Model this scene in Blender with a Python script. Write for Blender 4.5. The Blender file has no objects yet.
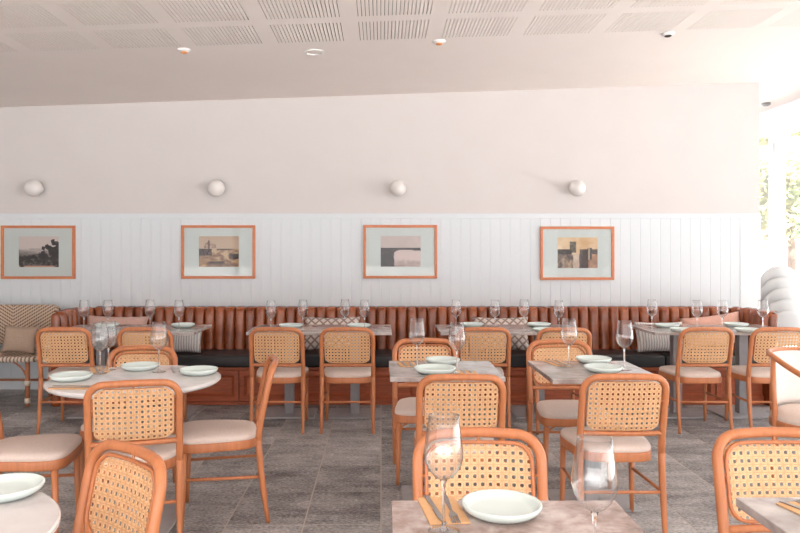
import bpy, bmesh, math, random
from mathutils import Vector, Matrix
random.seed(7)
PI = math.pi
scene = bpy.context.scene
COL = scene.collection

# ------------------------------------------------------------------ camera
EYE = 1.41
F = 720.0
cd = bpy.data.cameras.new('camera')
cam = bpy.data.objects.new('camera', cd); COL.objects.link(cam)
cam.location = (0, 0, EYE); cam.rotation_euler = (PI/2, 0, 0)
cd.sensor_width = 36.0; cd.lens = F/800*36
cd.shift_x = (400-381)/800; cd.shift_y = -(266.5-252)/800
cd.clip_start = 0.05; cd.clip_end = 200
scene.camera = cam

# ------------------------------------------------------------------ world, sun, exposure
w = bpy.data.worlds.new('world'); scene.world = w; w.use_nodes = True
nt = w.node_tree
bg = nt.nodes['Background']
bg.inputs['Color'].default_value = (0.975, 0.985, 1.0, 1)
bg.inputs['Strength'].default_value = 2.0
vs = scene.view_settings
vs.view_transform = 'Standard'; vs.look = 'None'; vs.gamma = 1.0; vs.use_curve_mapping = False
vs.exposure = 0.55

sd = bpy.data.lights.new('sun', 'SUN'); sd.energy = 20.0; sd.angle = 0.02; sd.color = (1.0, 0.985, 0.975)
sun = bpy.data.objects.new('sun', sd); COL.objects.link(sun)
sun.rotation_euler = (math.radians(38), 0, math.radians(3))     # high sun behind the viewer, lights the paving outside

def portal(name, loc, rot, sx, sy):
    l = bpy.data.lights.new(name, 'AREA'); l.shape = 'RECTANGLE'; l.size = sx; l.size_y = sy
    l.cycles.is_portal = True
    o = bpy.data.objects.new(name, l); COL.objects.link(o); o.location = loc; o.rotation_euler = rot
    return o
portal('daylight_portal_side', (5.0, 3.75, 1.6), (0, PI/2, 0), 3.3, 15.1)      # side glazing, shines towards -X
portal('daylight_portal_far', (-0.8, 11.25, 1.6), (-PI/2, 0, 0), 12.0, 3.3)  # guides daylight through the added far opening
portal('daylight_portal_rear', (-0.8, -3.65, 1.6), (PI/2, 0, 0), 12.0, 3.3)    # rear opening, shines towards +Y

scene.cycles.transparent_max_bounces = 24
# ------------------------------------------------------------------ materials
def lin(c):
    return tuple(((v/255)/12.92 if v/255 <= 0.04045 else (((v/255)+0.055)/1.055)**2.4) for v in c) + (1,)
class NT:
    def __init__(s, name):
        s.m = bpy.data.materials.new(name); s.m.use_nodes = True
        s.t = s.m.node_tree; s.b = s.t.nodes['Principled BSDF']
    def n(s, typ, **kw):
        x = s.t.nodes.new(typ)
        for k, v in kw.items():
            if k in x.inputs: x.inputs[k].default_value = v
            else: setattr(x, k, v)
        return x
    def l(s, a, b): s.t.links.new(a, b)
    def obj(s, scale=(1, 1, 1), rot=(0, 0, 0)):
        tc = s.n('ShaderNodeTexCoord'); mp = s.n('ShaderNodeMapping')
        mp.inputs['Scale'].default_value = scale; mp.inputs['Rotation'].default_value = rot
        s.l(tc.outputs['Object'], mp.inputs['Vector']); return mp.outputs['Vector']
    def noise(s, vec, scale, detail=4, rough=0.55):
        x = s.n('ShaderNodeTexNoise'); x.inputs['Scale'].default_value = scale
        x.inputs['Detail'].default_value = detail; x.inputs['Roughness'].default_value = rough
        s.l(vec, x.inputs['Vector']); return x.outputs['Fac']
    def ramp(s, fac, stops):
        r = s.n('ShaderNodeValToRGB'); e = r.color_ramp.elements
        while len(e) < len(stops): e.new(0.5)
        for el, (p, c) in zip(e, stops): el.position = p; el.color = c
        s.l(fac, r.inputs['Fac']); return r.outputs['Color']
    def bump(s, h, strength=0.2, dist=0.01):
        b = s.n('ShaderNodeBump'); b.inputs['Strength'].default_value = strength; b.inputs['Distance'].default_value = dist
        s.l(h, b.inputs['Height']); s.l(b.outputs['Normal'], s.b.inputs['Normal'])
    def rough(s, r): s.b.inputs['Roughness'].default_value = r
    def base(s, c): 
        if isinstance(c, tuple): s.b.inputs['Base Color'].default_value = c
        else: s.l(c, s.b.inputs['Base Color'])
    def math(s, op, a, b=None):
        x = s.n('ShaderNodeMath'); x.operation = op
        for i, v in enumerate((a, b)):
            if v is None: continue
            if isinstance(v, (int, float)): x.inputs[i].default_value = v
            else: s.l(v, x.inputs[i])
        return x.outputs[0]

M = {}
def plain(name, c, r=0.5, metal=0.0, nscale=0, var=0.06):
    t = NT(name); t.rough(r); t.b.inputs['Metallic'].default_value = metal
    if nscale:
        k = t.noise(t.obj(), nscale, 5)
        a = tuple(max(0, v*(1-var)) for v in c[:3])+(1,); b_ = tuple(min(1, v*(1+var)) for v in c[:3])+(1,)
        t.base(t.ramp(k, [(0.3, a), (0.7, b_)]))
    else: t.base(c)
    M[name] = t.m; return t
def wood(name, c, sc=(30, 30, 3), r=0.38, var=0.22):
    t = NT(name); t.rough(r)
    k = t.noise(t.obj(sc), 1.6, 5, 0.6)
    a = tuple(v*(1-var) for v in c[:3])+(1,); b_ = tuple(min(1, v*(1+var*0.6)) for v in c[:3])+(1,)
    t.base(t.ramp(k, [(0.32, a), (0.7, b_)])); t.bump(k, 0.05, 0.002)
    M[name] = t.m
plain('plaster', lin((210, 204, 202)), 0.85, 0, 3.0, 0.012)  # same white paint as the boards; warm light is put into this tint
plain('board_paint', lin((214, 219, 223)), 0.55, 0, 2.0, 0.015)
plain('trim_paint', lin((222, 225, 228)), 0.5, 0, 2, 0.01)
plain('ceiling_paint', lin((240, 230, 224)), 0.9, 0, 2.0, 0.012)
plain('void_dark', lin((128, 112, 104)), 0.95)
wood('bentwood', lin((200, 126, 82)), (30, 30, 3), 0.36, 0.14)
wood('cabinet_wood', lin((172, 84, 48)), (3, 30, 30), 0.4, 0.3)
wood('frame_wood', lin((206, 124, 82)), (20, 20, 20), 0.45, 0.15)
plain('seat_fabric', lin((226, 208, 197)), 0.85, 0, 90, 0.05)
plain('arm_fabric', lin((236, 226, 220)), 0.85, 0, 90, 0.04)
plain('black_leather', lin((46, 44, 46)), 0.42, 0, 12, 0.2)
plain('steel_paint', lin((150, 148, 150)), 0.5, 0.0, 20, 0.06)
plain('base_steel', lin((172, 171, 173)), 0.4, 0.0, 14, 0.1)
plain('ceramic', lin((222, 234, 230)), 0.22, 0, 6, 0.015)
plain('napkin_paper', lin((226, 178, 130)), 0.85, 0, 60, 0.06)
plain('cutlery_steel', lin((165, 160, 158)), 0.28, 0.9)
plain('dark_steel', lin((70, 62, 58)), 0.35, 0.8)
plain('opal', lin((226, 221, 218)), 0.28)
plain('white_plastic', lin((206, 206, 206)), 0.45)
plain('white_metal', lin((235, 233, 232)), 0.4)
plain('sprinkler_bulb', lin((222, 150, 96)), 0.3)
plain('mat_board', lin((190, 198, 196)), 0.8, 0, 5, 0.02)
plain('grout', lin((196, 188, 178)), 0.9, 0, 40, 0.08)
plain('paving', lin((214, 212, 210)), 0.9, 0, 2, 0.05)
plain('trunk', lin((110, 85, 65)), 0.9, 0, 12, 0.2)

def cane():
    t = NT('cane'); t.rough(0.5)
    tc = t.n('ShaderNodeTexCoord'); sp = t.n('ShaderNodeSeparateXYZ'); t.l(tc.outputs['Object'], sp.inputs[0])
    X = t.math('DIVIDE', sp.outputs['X'], 0.0245*1.022); Z = t.math('DIVIDE', t.math('SUBTRACT', sp.outputs['Z'], 0.668), 0.0238*1.03)
    d = t.math('MINIMUM', t.math('PINGPONG', X, 0.5), t.math('PINGPONG', Z, 0.5))
    d2 = t.math('MINIMUM', t.math('PINGPONG', t.math('ADD', X, Z), 0.5), t.math('PINGPONG', t.math('SUBTRACT', X, Z), 0.5))
    d = t.math('MINIMUM', d, d2)
    k = t.noise(tc.outputs['Object'], 160, 3)
    f = t.math('ADD', t.math('MULTIPLY', d, 3.2), t.math('MULTIPLY', t.math('SUBTRACT', k, 0.5), 0.5))
    t.base(t.ramp(f, [(0.0, lin((204, 150, 104))), (0.25, lin((226, 178, 132))), (0.6, lin((236, 192, 148)))])); t.bump(f, 0.5, 0.002)
    M['cane'] = t.m
cane()
def leather():
    t = NT('tan_leather'); t.rough(0.27); t.b.inputs['Specular IOR Level'].default_value = 0.75
    k = t.noise(t.obj((1, 1, 1)), 9, 6, 0.65)
    oi = t.n('ShaderNodeObjectInfo')
    f = t.math('ADD', t.math('MULTIPLY', k, 0.75), t.math('MULTIPLY', oi.outputs['Random'], 0.25))
    t.base(t.ramp(f, [(0.3, lin((112, 52, 26))), (0.55, lin((148, 74, 38))), (0.8, lin((178, 100, 58)))]))
    t.bump(t.noise(t.obj(), 160, 3), 0.12, 0.002)
    M['tan_leather'] = t.m
leather()
def stone(name, cols, sc, r, bstr):
    t = NT(name); t.rough(r)
    tc = t.n('ShaderNodeTexCoord'); oi = t.n('ShaderNodeObjectInfo')
    add = t.n('ShaderNodeVectorMath'); add.operation = 'ADD'
    cmb = t.n('ShaderNodeCombineXYZ')
    rr = t.math('MULTIPLY', oi.outputs['Random'], 37.0)
    t.l(rr, cmb.inputs[0]); t.l(rr, cmb.inputs[1]); t.l(tc.outputs['Object'], add.inputs[0]); t.l(cmb.outputs[0], add.inputs[1])
    mp = t.n('ShaderNodeMapping'); mp.inputs['Scale'].default_value = (1, 1.8, 1); t.l(add.outputs[0], mp.inputs['Vector'])
    a = t.noise(mp.outputs['Vector'], sc, 8, 0.68); b_ = t.noise(mp.outputs['Vector'], sc*16, 4, 0.7)
    f = t.math('ADD', t.math('MULTIPLY', a, 0.5), t.math('MULTIPLY', b_, 0.5))
    f = t.math('ADD', f, t.math('MULTIPLY', t.math('SUBTRACT', oi.outputs['Random'], 0.5), 0.08))
    t.base(t.ramp(f, cols)); t.bump(f, bstr, 0.012)
    M[name] = t.m
stone('slate', [(0.33, lin((62, 59, 59))), (0.44, lin((132, 128, 128))), (0.54, lin((178, 175, 174))), (0.66, lin((222, 219, 217)))], 3.2, 0.5, 0.9)
def marble(name, cols, sc, r=0.25):
    t = NT(name); t.rough(r)
    v = t.obj((1, 1, 1)); a = t.noise(v, sc, 8, 0.62)
    w_ = t.n('ShaderNodeTexNoise'); w_.inputs['Scale'].default_value = sc*0.5; w_.inputs['Detail'].default_value = 6
    w_.inputs['Distortion'].default_value = 1.6; t.l(v, w_.inputs['Vector'])
    f = t.math('ADD', t.math('MULTIPLY', a, 0.55), t.math('MULTIPLY', w_.outputs['Fac'], 0.45))
    t.base(t.ramp(f, cols)); M[name] = t.m
marble('grey_marble', [(0.34, lin((142, 128, 124))), (0.5, lin((184, 174, 170))), (0.66, lin((216, 208, 204)))], 9, 0.14)
marble('brown_marble', [(0.34, lin((128, 106, 98))), (0.47, lin((176, 154, 146))), (0.56, lin((204, 188, 182))), (0.68, lin((228, 218, 214)))], 14)
marble('white_marble', [(0.33, lin((188, 180, 180))), (0.45, lin((222, 216, 214))), (0.6, lin((236, 231, 229)))], 3.5)

def glass(name, refl, tint=(1, 1, 1, 1), power=4.0):
    m = bpy.data.materials.new(name); m.use_nodes = True; t = m.node_tree
    for n in list(t.nodes): t.nodes.remove(n)
    out = t.nodes.new('ShaderNodeOutputMaterial'); mix = t.nodes.new('ShaderNodeMixShader')
    tr = t.nodes.new('ShaderNodeBsdfTransparent'); tr.inputs['Color'].default_value = tint
    gl = t.nodes.new('ShaderNodeBsdfGlossy'); gl.inputs['Roughness'].default_value = 0.03
    lw = t.nodes.new('ShaderNodeLayerWeight'); lw.inputs['Blend'].default_value = 0.5
    pw_ = t.nodes.new('ShaderNodeMath'); pw_.operation = 'POWER'; pw_.inputs[1].default_value = power; t.links.new(lw.outputs['Facing'], pw_.inputs[0])
    ma = t.nodes.new('ShaderNodeMath'); ma.operation = 'MULTIPLY_ADD'; ma.inputs[1].default_value = 1-refl; ma.inputs[2].default_value = refl; t.links.new(pw_.outputs[0], ma.inputs[0])
    t.links.new(ma.outputs[0], mix.inputs[0]); t.links.new(tr.outputs[0], mix.inputs[1]); t.links.new(gl.outputs[0], mix.inputs[2])
    t.links.new(mix.outputs[0], out.inputs[0]); M[name] = m
glass('wine_glass', 0.055, (0.98, 0.979, 0.979, 1), 2.6)
def solid_glass():
    t = NT('solid_glass'); t.rough(0.02); t.base((1, 1, 1, 1)); t.b.inputs['Transmission Weight'].default_value = 1.0; t.b.inputs['IOR'].default_value = 1.5; M['solid_glass'] = t.m
solid_glass()
glass('pane_glass', 0.03, (0.98, 0.985, 0.98, 1))
glass('picture_glass', 0.022)

def stripes(name, c1, c2, scale, rot, mode='stripe', bump=0.3):
    t = NT(name); t.rough(0.9)
    tc = t.n('ShaderNodeTexCoord'); sp = t.n('ShaderNodeSeparateXYZ'); t.l(tc.outputs['Object'], sp.inputs[0])
    X, Z = sp.outputs['X'], sp.outputs['Z']
    if mode == 'stripe': ph = t.math('ADD', t.math('MULTIPLY', X, scale), t.math('MULTIPLY', t.noise(tc.outputs['Object'], 12), 0.8))
    elif mode == 'chevron': ph = t.math('MULTIPLY', t.math('ADD', Z, t.math('MULTIPLY', t.math('PINGPONG', t.math('ADD', X, rot), 0.42), 0.62)), scale)
    elif mode == 'diamond': ph = None
    if ph is not None:
        fr = t.math('PINGPONG', ph, 0.5); fr = t.math('MULTIPLY', fr, 2)
        if mode == 'stripe': fr = t.math('ADD', t.math('MULTIPLY', fr, 0.6), t.math('MULTIPLY', t.noise(tc.outputs['Object'], 90), 0.4))
        if mode == 'chevron':
            dash = t.math('MULTIPLY', t.math('PINGPONG', t.math('MULTIPLY', X, 45), 0.5), 0.7)
            fr = t.math('ADD', t.math('MULTIPLY', fr, 0.75), dash)
    else:
        a = t.math('PINGPONG', t.math('MULTIPLY', t.math('ADD', X, Z), scale), 0.5)
        b_ = t.math('PINGPONG', t.math('MULTIPLY', t.math('SUBTRACT', X, Z), scale), 0.5)
        fr = t.math('MULTIPLY', t.math('MINIMUM', a, b_), 3.0)
    t.base(t.ramp(fr, [(0.25, c1), (0.6, c2)])); t.bump(fr, bump, 0.004)
    M[name] = t.m
stripes('striped_fabric', lin((172, 166, 166)), lin((230, 224, 220)), 42, 0)
stripes('diamond_fabric', lin((146, 122, 112)), lin((220, 206, 198)), 13, 0, 'diamond')
stripes('rattan_weave', lin((104, 80, 66)), lin((206, 182, 160)), 30, 0.12, 'chevron')
stripes('rattan_rim', lin((110, 88, 70)), lin((222, 204, 186)), 30, 0)
plain('pink_fabric', lin((205, 168, 156)), 0.9, 0, 40, 0.08)
plain('rose_fabric', lin((222, 172, 154)), 0.9, 0, 40, 0.08)
plain('beige_fabric', lin((176, 152, 134)), 0.9, 0, 120, 0.12)
plain('rattan_pole', lin((176, 112, 78)), 0.5, 0, 20, 0.12)
plain('cane_wrap', lin((226, 208, 188)), 0.7, 0, 60, 0.1)
def leafmat(name, c1, c2):
    t = NT(name); t.rough(0.6); k = t.noise(t.obj(), 1.6, 3)
    t.base(t.ramp(k, [(0.35, c1), (0.65, c2)])); M[name] = t.m
leafmat('leaf_green', lin((104, 138, 84)), lin((160, 182, 120)))
leafmat('leaf_autumn', lin((130, 146, 88)), lin((186, 168, 112)))
def printmat():
    t = NT('print_ink'); t.rough(0.7)
    a = t.n('ShaderNodeVertexColor'); a.layer_name = 'ink'; t.base(a.outputs['Color']); M['print_ink'] = t.m
printmat()

# ------------------------------------------------------------------ mesh helpers
def mesh(name, verts, faces, smooth=False):
    me = bpy.data.meshes.new(name); me.from_pydata([tuple(v) for v in verts], [], faces); me.validate(); me.update()
    if smooth: me.polygons.foreach_set('use_smooth', [True]*len(me.polygons))
    return me
class MB:
    def __init__(s): s.v = []; s.f = []
    def add(s, vf):
        o = len(s.v); s.v += [tuple(p) for p in vf[0]]; s.f += [tuple(i+o for i in f) for f in vf[1]]; return s
    def mesh(s, name, smooth=False, bevel=0, segs=2):
        me = mesh(name, s.v, s.f, smooth)
        bm = bmesh.new(); bm.from_mesh(me)
        bmesh.ops.recalc_face_normals(bm, faces=bm.faces)
        if bevel: bmesh.ops.bevel(bm, geom=[e for e in bm.edges if e.is_manifold and e.calc_face_angle(0) > 0.5], offset=bevel, segments=segs, affect='EDGES', profile=0.5)
        bm.to_mesh(me); bm.free(); 
        if smooth: me.polygons.foreach_set('use_smooth', [True]*len(me.polygons))
        return me
def box(x0, x1, y0, y1, z0, z1):
    v = [(x, y, z) for z in (z0, z1) for y in (y0, y1) for x in (x0, x1)]
    return v, [(0, 2, 3, 1), (4, 5, 7, 6), (0, 1, 5, 4), (2, 6, 7, 3), (0, 4, 6, 2), (1, 3, 7, 5)]
def prism(pts, z0, z1, axis='z'):
    n = len(pts); P = (lambda a, b, c: (a, b, c)) if axis == 'z' else (lambda a, b, c: (a, c, b))
    v = [P(x, y, z0) for x, y in pts] + [P(x, y, z1) for x, y in pts]
    return v, [tuple(range(n))[::-1], tuple(range(n, 2*n))] + [(i, (i+1) % n, n+(i+1) % n, n+i) for i in range(n)]
def tube(path, r, seg=8, closed=False, caps=True):
    P = [Vector(p) for p in path]; n = len(P)
    R = r if isinstance(r, (list, tuple)) else [r]*n
    tang = []
    for i in range(n):
        a = P[(i-1) % n] if (closed or i > 0) else P[i]; b = P[(i+1) % n] if (closed or i < n-1) else P[i]
        tang.append((b-a).normalized())
    up = Vector((0, 0, 1)) if abs(tang[0].z) < 0.9 else Vector((0, 1, 0))
    nrm = (up - tang[0]*up.dot(tang[0])).normalized(); v = []; f = []
    for i in range(n):
        nrm = (nrm - tang[i]*nrm.dot(tang[i])).normalized(); bi = tang[i].cross(nrm)
        for k in range(seg):
            a = 2*PI*k/seg; v.append(P[i] + (nrm*math.cos(a)+bi*math.sin(a))*R[i])
    m = n if closed else n-1
    for i in range(m):
        j = (i+1) % n
        for k in range(seg):
            k2 = (k+1) % seg; f.append((i*seg+k, i*seg+k2, j*seg+k2, j*seg+k))
    if caps and not closed:
        f.append(tuple(range(seg))[::-1]); f.append(tuple((n-1)*seg+k for k in range(seg)))
    return v, f
def lathe(prof, seg=24):
    v = []; f = []; ids = []
    for r, z in prof:
        if r < 1e-6: ids.append([len(v)]); v.append((0, 0, z))
        else:
            ids.append(list(range(len(v), len(v)+seg)))
            v += [(r*math.cos(2*PI*k/seg), r*math.sin(2*PI*k/seg), z) for k in range(seg)]
    for a, b in zip(ids, ids[1:]):
        for k in range(seg):
            k2 = (k+1) % seg
            if len(a) == 1 and len(b) > 1: f.append((a[0], b[k], b[k2]))
            elif len(b) == 1 and len(a) > 1: f.append((a[k], a[k2], b[0]))
            elif len(a) > 1: f.append((a[k], a[k2], b[k2], b[k]))
    return v, f
def move(vf, d=(0, 0, 0), rz=0, rx=0, ry=0, s=1.0):
    mt = Matrix.Translation(d) @ Matrix.Rotation(rz, 4, 'Z') @ Matrix.Rotation(ry, 4, 'Y') @ Matrix.Rotation(rx, 4, 'X') @ Matrix.Scale(s, 4)
    return [mt @ Vector(p) for p in vf[0]], vf[1]
def roundrect(hx, z0, z1, r, n=5):
    pts = []
    for cx, cz, a0 in ((hx-r, z1-r, 0), (-hx+r, z1-r, 90), (-hx+r, z0+r, 180), (hx-r, z0+r, 270)):
        for k in range(n+1):
            a = math.radians(a0+90*k/n); pts.append((cx+r*math.cos(a), cz+r*math.sin(a)))
    return pts
def link(name, me, mat, parent=None, loc=(0, 0, 0), rz=0.0):
    o = bpy.data.objects.new(name, me); COL.objects.link(o)
    if me is not None and mat and not me.materials: me.materials.append(M[mat])
    o.parent = parent; o.location = loc; o.rotation_euler = (0, 0, rz); return o
def tag(o, label, cat, group=None):
    o['label'] = label; o['category'] = cat
    if group: o['group'] = group
    return o
def struct(o): o['kind'] = 'structure'; return o
def root(name, loc, rz, label, cat, group=None):
    return tag(link(name, None, None, None, loc, rz), label, cat, group)

# ------------------------------------------------------------------ the room
WALL = 7.4; XR = 4.9; XL = -6.6
SL = 0.0329
def ceil_z(x): return 3.029 + SL*x
def wallprism(x0, x1, y0, y1):
    return prism([(x0, 0), (x1, 0), (x1, ceil_z(x1)), (x0, ceil_z(x0))], y0, y1, 'xz')
WX0, WX1 = XL, 3.895
m = MB().add(wallprism(WX0, WX1, WALL+0.012, WALL+0.16))
wall_back = struct(link('wall_back', m.mesh('wall_back'), 'plaster')); wall_back['label'] = 'smooth white plaster wall above white vertical boards'
# vertical boards
BP = 0.1026
bm_ = MB().add(prism([(-BP/2, 0.012), (BP/2, 0.012), (BP/2, 0.0034), (BP/2-0.004, 0), (-BP/2+0.004, 0), (-BP/2, 0.0034)], 0.0, 1.635)).mesh('board')
x = 3.69-BP/2
while x > -4.75:
    link('board', bm_, 'board_paint', wall_back, (x, WALL, 0.12)); x -= BP
m = MB().add(box(WX0, 3.69, WALL-0.009, WALL+0.012, 1.755, 1.806))
o = struct(link('trim_1', m.mesh('trim_1', bevel=0.002), 'board_paint')); o['label'] = 'thin white cap rail on top of the boards'
m = MB().add(box(3.69, WX1+0.005, WALL-0.004, WALL+0.012, 0, 1.806))
o = struct(link('trim_2', m.mesh('trim_2', bevel=0.002), 'trim_paint')); o['label'] = 'flat white end board at the right end of the wall'
m = MB().add(box(WX0, 3.69, WALL-0.016, WALL+0.012, 0, 0.12))
struct(link('baseboard_back', m.mesh('baseboard_back', bevel=0.003), 'trim_paint'))
m = MB().add(prism([(-3.7, 0), (11.2, 0), (11.2, ceil_z(XL)), (-3.7, ceil_z(XL))], 0, 0.15, 'xz'))
m.v = [(XL-p[1], p[0], p[2]) for p in m.v]
struct(link('wall_left', m.mesh('wall_left'), 'plaster'))

# floor: bed + slate tiles
m = MB().add(box(XL-0.2, XR+0.1, -3.7, 11.3, -0.12, -0.0035))
floor = struct(link('floor', m.mesh('floor'), 'grout')); floor['label'] = 'grey slate tile floor with pale joints'
TW, TD = 0.4, 0.52
def tile_mesh(k):
    rnd = random.Random(k); a = TW/2-0.004; b = TD/2-0.004; n = 6
    v = []; f = []
    for j in range(n+1):
        for i in range(n+1):
            e = i in (0, n) or j in (0, n)
            v.append((-a+2*a*i/n, -b+2*b*j/n, -0.002 if e else rnd.uniform(-0.0006, 0.0012)))
    for j in range(n):
        for i in range(n):
            p = j*(n+1)+i; f.append((p, p+1, p+n+2, p+n+1))
    s = len(v); v += [(-a, -b, -0.02), (a, -b, -0.02), (a, b, -0.02), (-a, b, -0.02)]
    c = [0, n, (n+1)*(n+1)-1, n*(n+1)]
    for q in range(4): pass
    edge = [list(range(0, n+1)), [n+(n+1)*k for k in range(n+1)], [(n+1)*(n+1)-1-k for k in range(n+1)], [n*(n+1)-(n+1)*k for k in range(n+1)]]
    for q in range(4): f.append(tuple(edge[q][::-1] + [s+q, s+(q+1) % 4]))
    return mesh('tile', v, f)
tms = [tile_mesh(k) for k in range(4)]
for r in range(11):
    yc = 3.73 - 3*TD + TD*(r+0.5)
    for c in range(-11, 13):
        link('tile', tms[(r*5+c*3) % 4], 'slate', floor, (TW*(c+0.5), yc, 0), PI*((r+c) % 2))
# remaining floor that is not in view: plain slate slabs around
for (x0, x1, y0, y1) in ((XL, XR, -3.7, 2.17), (XL, XR, 7.89, 11.2), (XL, -4.4, 2.17, 7.89)):
    link('slab', MB().add(box(x0, x1, y0, y1, -0.02, 0)).mesh('slab'), 'slate', floor)

# ceiling with perforated panels
CP, CWD, RP, RWD = 0.622, 0.52, 0.558, 0.46
cols = [-0.17+CP*k for k in range(-6, 7)]
rows = [5.5-RWD-RP*k for k in range(0, 4)][::-1]
xs = [XL-0.2] + [q for c in cols for q in (c, c+CWD)] + [XR+1.4]  # right end overhangs the glazing: invented eave to dim the side daylight
ys = [-3.7] + [q for r in rows for q in (r, r+RWD)] + [11.4]
v = [(x, y, 0) for y in ys for x in xs]; f = []; nx = len(xs)
for j in range(len(ys)-1):
    for i in range(nx-1):
        if i % 2 == 1 and j % 2 == 1: continue
        f.append((j*nx+i, (j+1)*nx+i, (j+1)*nx+i+1, j*nx+i+1))
s = len(v); v += [(x, y, 0.03) for y in (ys[0], ys[-1]) for x in (xs[0], xs[-1])]; f.append((s, s+2, s+3, s+1))
back = len(f)-1
ceil_me = mesh('ceiling', v, f); ceil_me.materials.append(M['ceiling_paint']); ceil_me.materials.append(M['void_dark'])
ceil_me.polygons[back].material_index = 1
ceiling = struct(link('ceiling', ceil_me, None, None, (0, 0, 3.029))); ceiling.rotation_euler = (0, -math.atan(SL), 0)
ceiling['label'] = 'pale sloping ceiling with perforated acoustic panels'
def holed(nx, ny, px, pz, hr, fn, thick, keep=lambda i, j: True, knot=0.0012):
    """sheet of cells, each with an octagonal hole; fn maps (u, w, t) to a point"""
    v = []; f = []; memo = {}
    def vid(key, p):
        if key not in memo: memo[key] = len(v); v.append(fn(*p))
        return memo[key]
    for j in range(ny):
        for i in range(nx):
            if not keep(i, j): continue
            cx = (i+0.5-nx/2)*px; cz = (j+0.5-ny/2)*pz
            ring = [(1, 0), (1, 1), (0, 1), (-1, 1), (-1, 0), (-1, -1), (0, -1), (1, -1)]
            lay = []
            for t in (0, thick):
                oo = [vid((2*i+1+a, 2*j+1+b, t), (cx+a*px/2, cz+b*pz/2, t + (knot if (a and b) else 0)*(1 if t == 0 else -1)*-1)) for a, b in ring]
                ii = []
                for k in range(8):
                    an = PI/4*k; ii.append(len(v)); v.append(fn(cx+hr*math.cos(an), cz+hr*math.sin(an), t))
                lay.append((oo, ii))
            for k in range(8):
                k2 = (k+1) % 8
                (o0, i0), (o1, i1) = lay
                f.append((o0[k], o0[k2], i0[k2], i0[k])); f.append((o1[k2], o1[k], i1[k], i1[k2])); f.append((i0[k], i0[k2], i1[k2], i1[k]))
    return v, f
pmb = MB(); NS = 20; pt = CWD/NS; sw = 0.0045; e = 0.012
def quad(a, b, c, d): pmb.add(([a, b, c, d], [(0, 1, 2, 3)]))
X0, Y0 = -CWD/2, RWD/2
quad((X0, -Y0, 0), (X0, -Y0+e, 0), (-X0, -Y0+e, 0), (-X0, -Y0, 0)); quad((X0, Y0-e, 0), (X0, Y0, 0), (-X0, Y0, 0), (-X0, Y0-e, 0))
for k in range(NS+1):
    a = X0 if k == 0 else X0+pt*(k-0.5)+sw/2; b = -X0 if k == NS else X0+pt*(k+0.5)-sw/2
    quad((a, -Y0+e, 0), (a, Y0-e, 0), (b, Y0-e, 0), (b, -Y0+e, 0))
    if k > 0: quad((a, -Y0+e, 0), (a, -Y0+e, 0.02), (a, Y0-e, 0.02), (a, Y0-e, 0))
    if k < NS: quad((b, -Y0+e, 0), (b, Y0-e, 0), (b, Y0-e, 0.02), (b, -Y0+e, 0.02))
pm = mesh('perforated_panel', pmb.v, pmb.f)
for r in rows:
    for c in cols:
        link('perforated_panel', pm, 'ceiling_paint', ceiling, (c+CWD/2, r+RWD/2, 0))

# side glazing (right)
win = struct(link('window_1', None, None, None, (XR, 0, 0))); win['label'] = 'white framed glazing with garden beyond'
def wpart(name, b, mat='trim_paint', bev=0.006): return link(name, MB().add(box(*b)).mesh(name, bevel=bev), mat, win)
zt = ceil_z(XR)
wpart('head_beam', (-0.05, 0.12, -3.7, 11.2, 2.92, zt+0.02))
wpart('transom', (-0.04, 0.08, -3.7, 11.2, 2.63, 2.76))
wpart('sill_rail', (-0.05, 0.1, -3.7, 11.2, 0, 0.12))
posts = [8.95+1.15*k for k in range(-12, 2)]
for yp in posts:
    wpart('mullion', (-0.06, 0.1, yp-0.05, yp+0.05, 0.12, 2.92), bev=0.005)
for a, b_ in zip(posts, posts[1:]):
    wpart('window_pane', (0.0, 0.012, a+0.05, b_-0.05, 0.12, 2.63), 'pane_glass', 0)
    wpart('window_pane', (0.0, 0.012, a+0.05, b_-0.05, 2.76, 2.92), 'pane_glass', 0)
rear = struct(link('window_2', None, None, None, (0, -3.7, 0)))
for xp in (-6.5, -3.7, -0.9, 1.9, 4.8):
    link('column', MB().add(box(xp-0.08, xp+0.08, -0.08, 0.08, 0, ceil_z(xp))).mesh('column', bevel=0.01), 'trim_paint', rear)

far = struct(link('added_far_opening', None, None, None, (0, 11.25, 0)))  # unseen opening instead of a far wall, added to brighten the right end
for xp in (-6.5, -4.6, -2.7, -0.8, 1.1, 3.0, 4.85):
    link('column', MB().add(box(xp-0.05, xp+0.05, -0.05, 0.05, 0, ceil_z(xp))).mesh('column', bevel=0.01), 'trim_paint', far)
# outside ground and planting
m = MB().add(box(-40, 60, -60, 60, -0.3, -0.13)); o = struct(link('ground', m.mesh('ground'), 'paving')); o['label'] = 'pale paving outside the windows'
def leaf_cloud(cx, rz_, n, size, seed):
    rnd = random.Random(seed); v = []; f = []
    blobs = [(rnd.uniform(-0.55, 0.55)*cx, rnd.uniform(-0.55, 0.55)*cx, rnd.uniform(-0.6, 0.6)*rz_, rnd.uniform(0.35, 0.6)) for _ in range(9)]
    for k in range(n):
        bx, by, bz, br = rnd.choice(blobs)
        d = Vector((rnd.gauss(0, 1), rnd.gauss(0, 1), rnd.gauss(0, 1))).normalized()*(rnd.random()**0.4)*br
        p = Vector((bx+d.x*cx, by+d.y*cx, bz+d.z*rz_))
        a = Vector((rnd.gauss(0, 1), rnd.gauss(0, 1), rnd.gauss(0, 1))).normalized(); b = a.orthogonal().normalized()
        s_ = size*rnd.uniform(0.6, 1.3); i = len(v)
        v += [p-a*s_, p+b*s_*0.45, p+a*s_, p-b*s_*0.45]; f.append((i, i+1, i+2, i+3))
    return mesh('crown', v, f)
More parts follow.
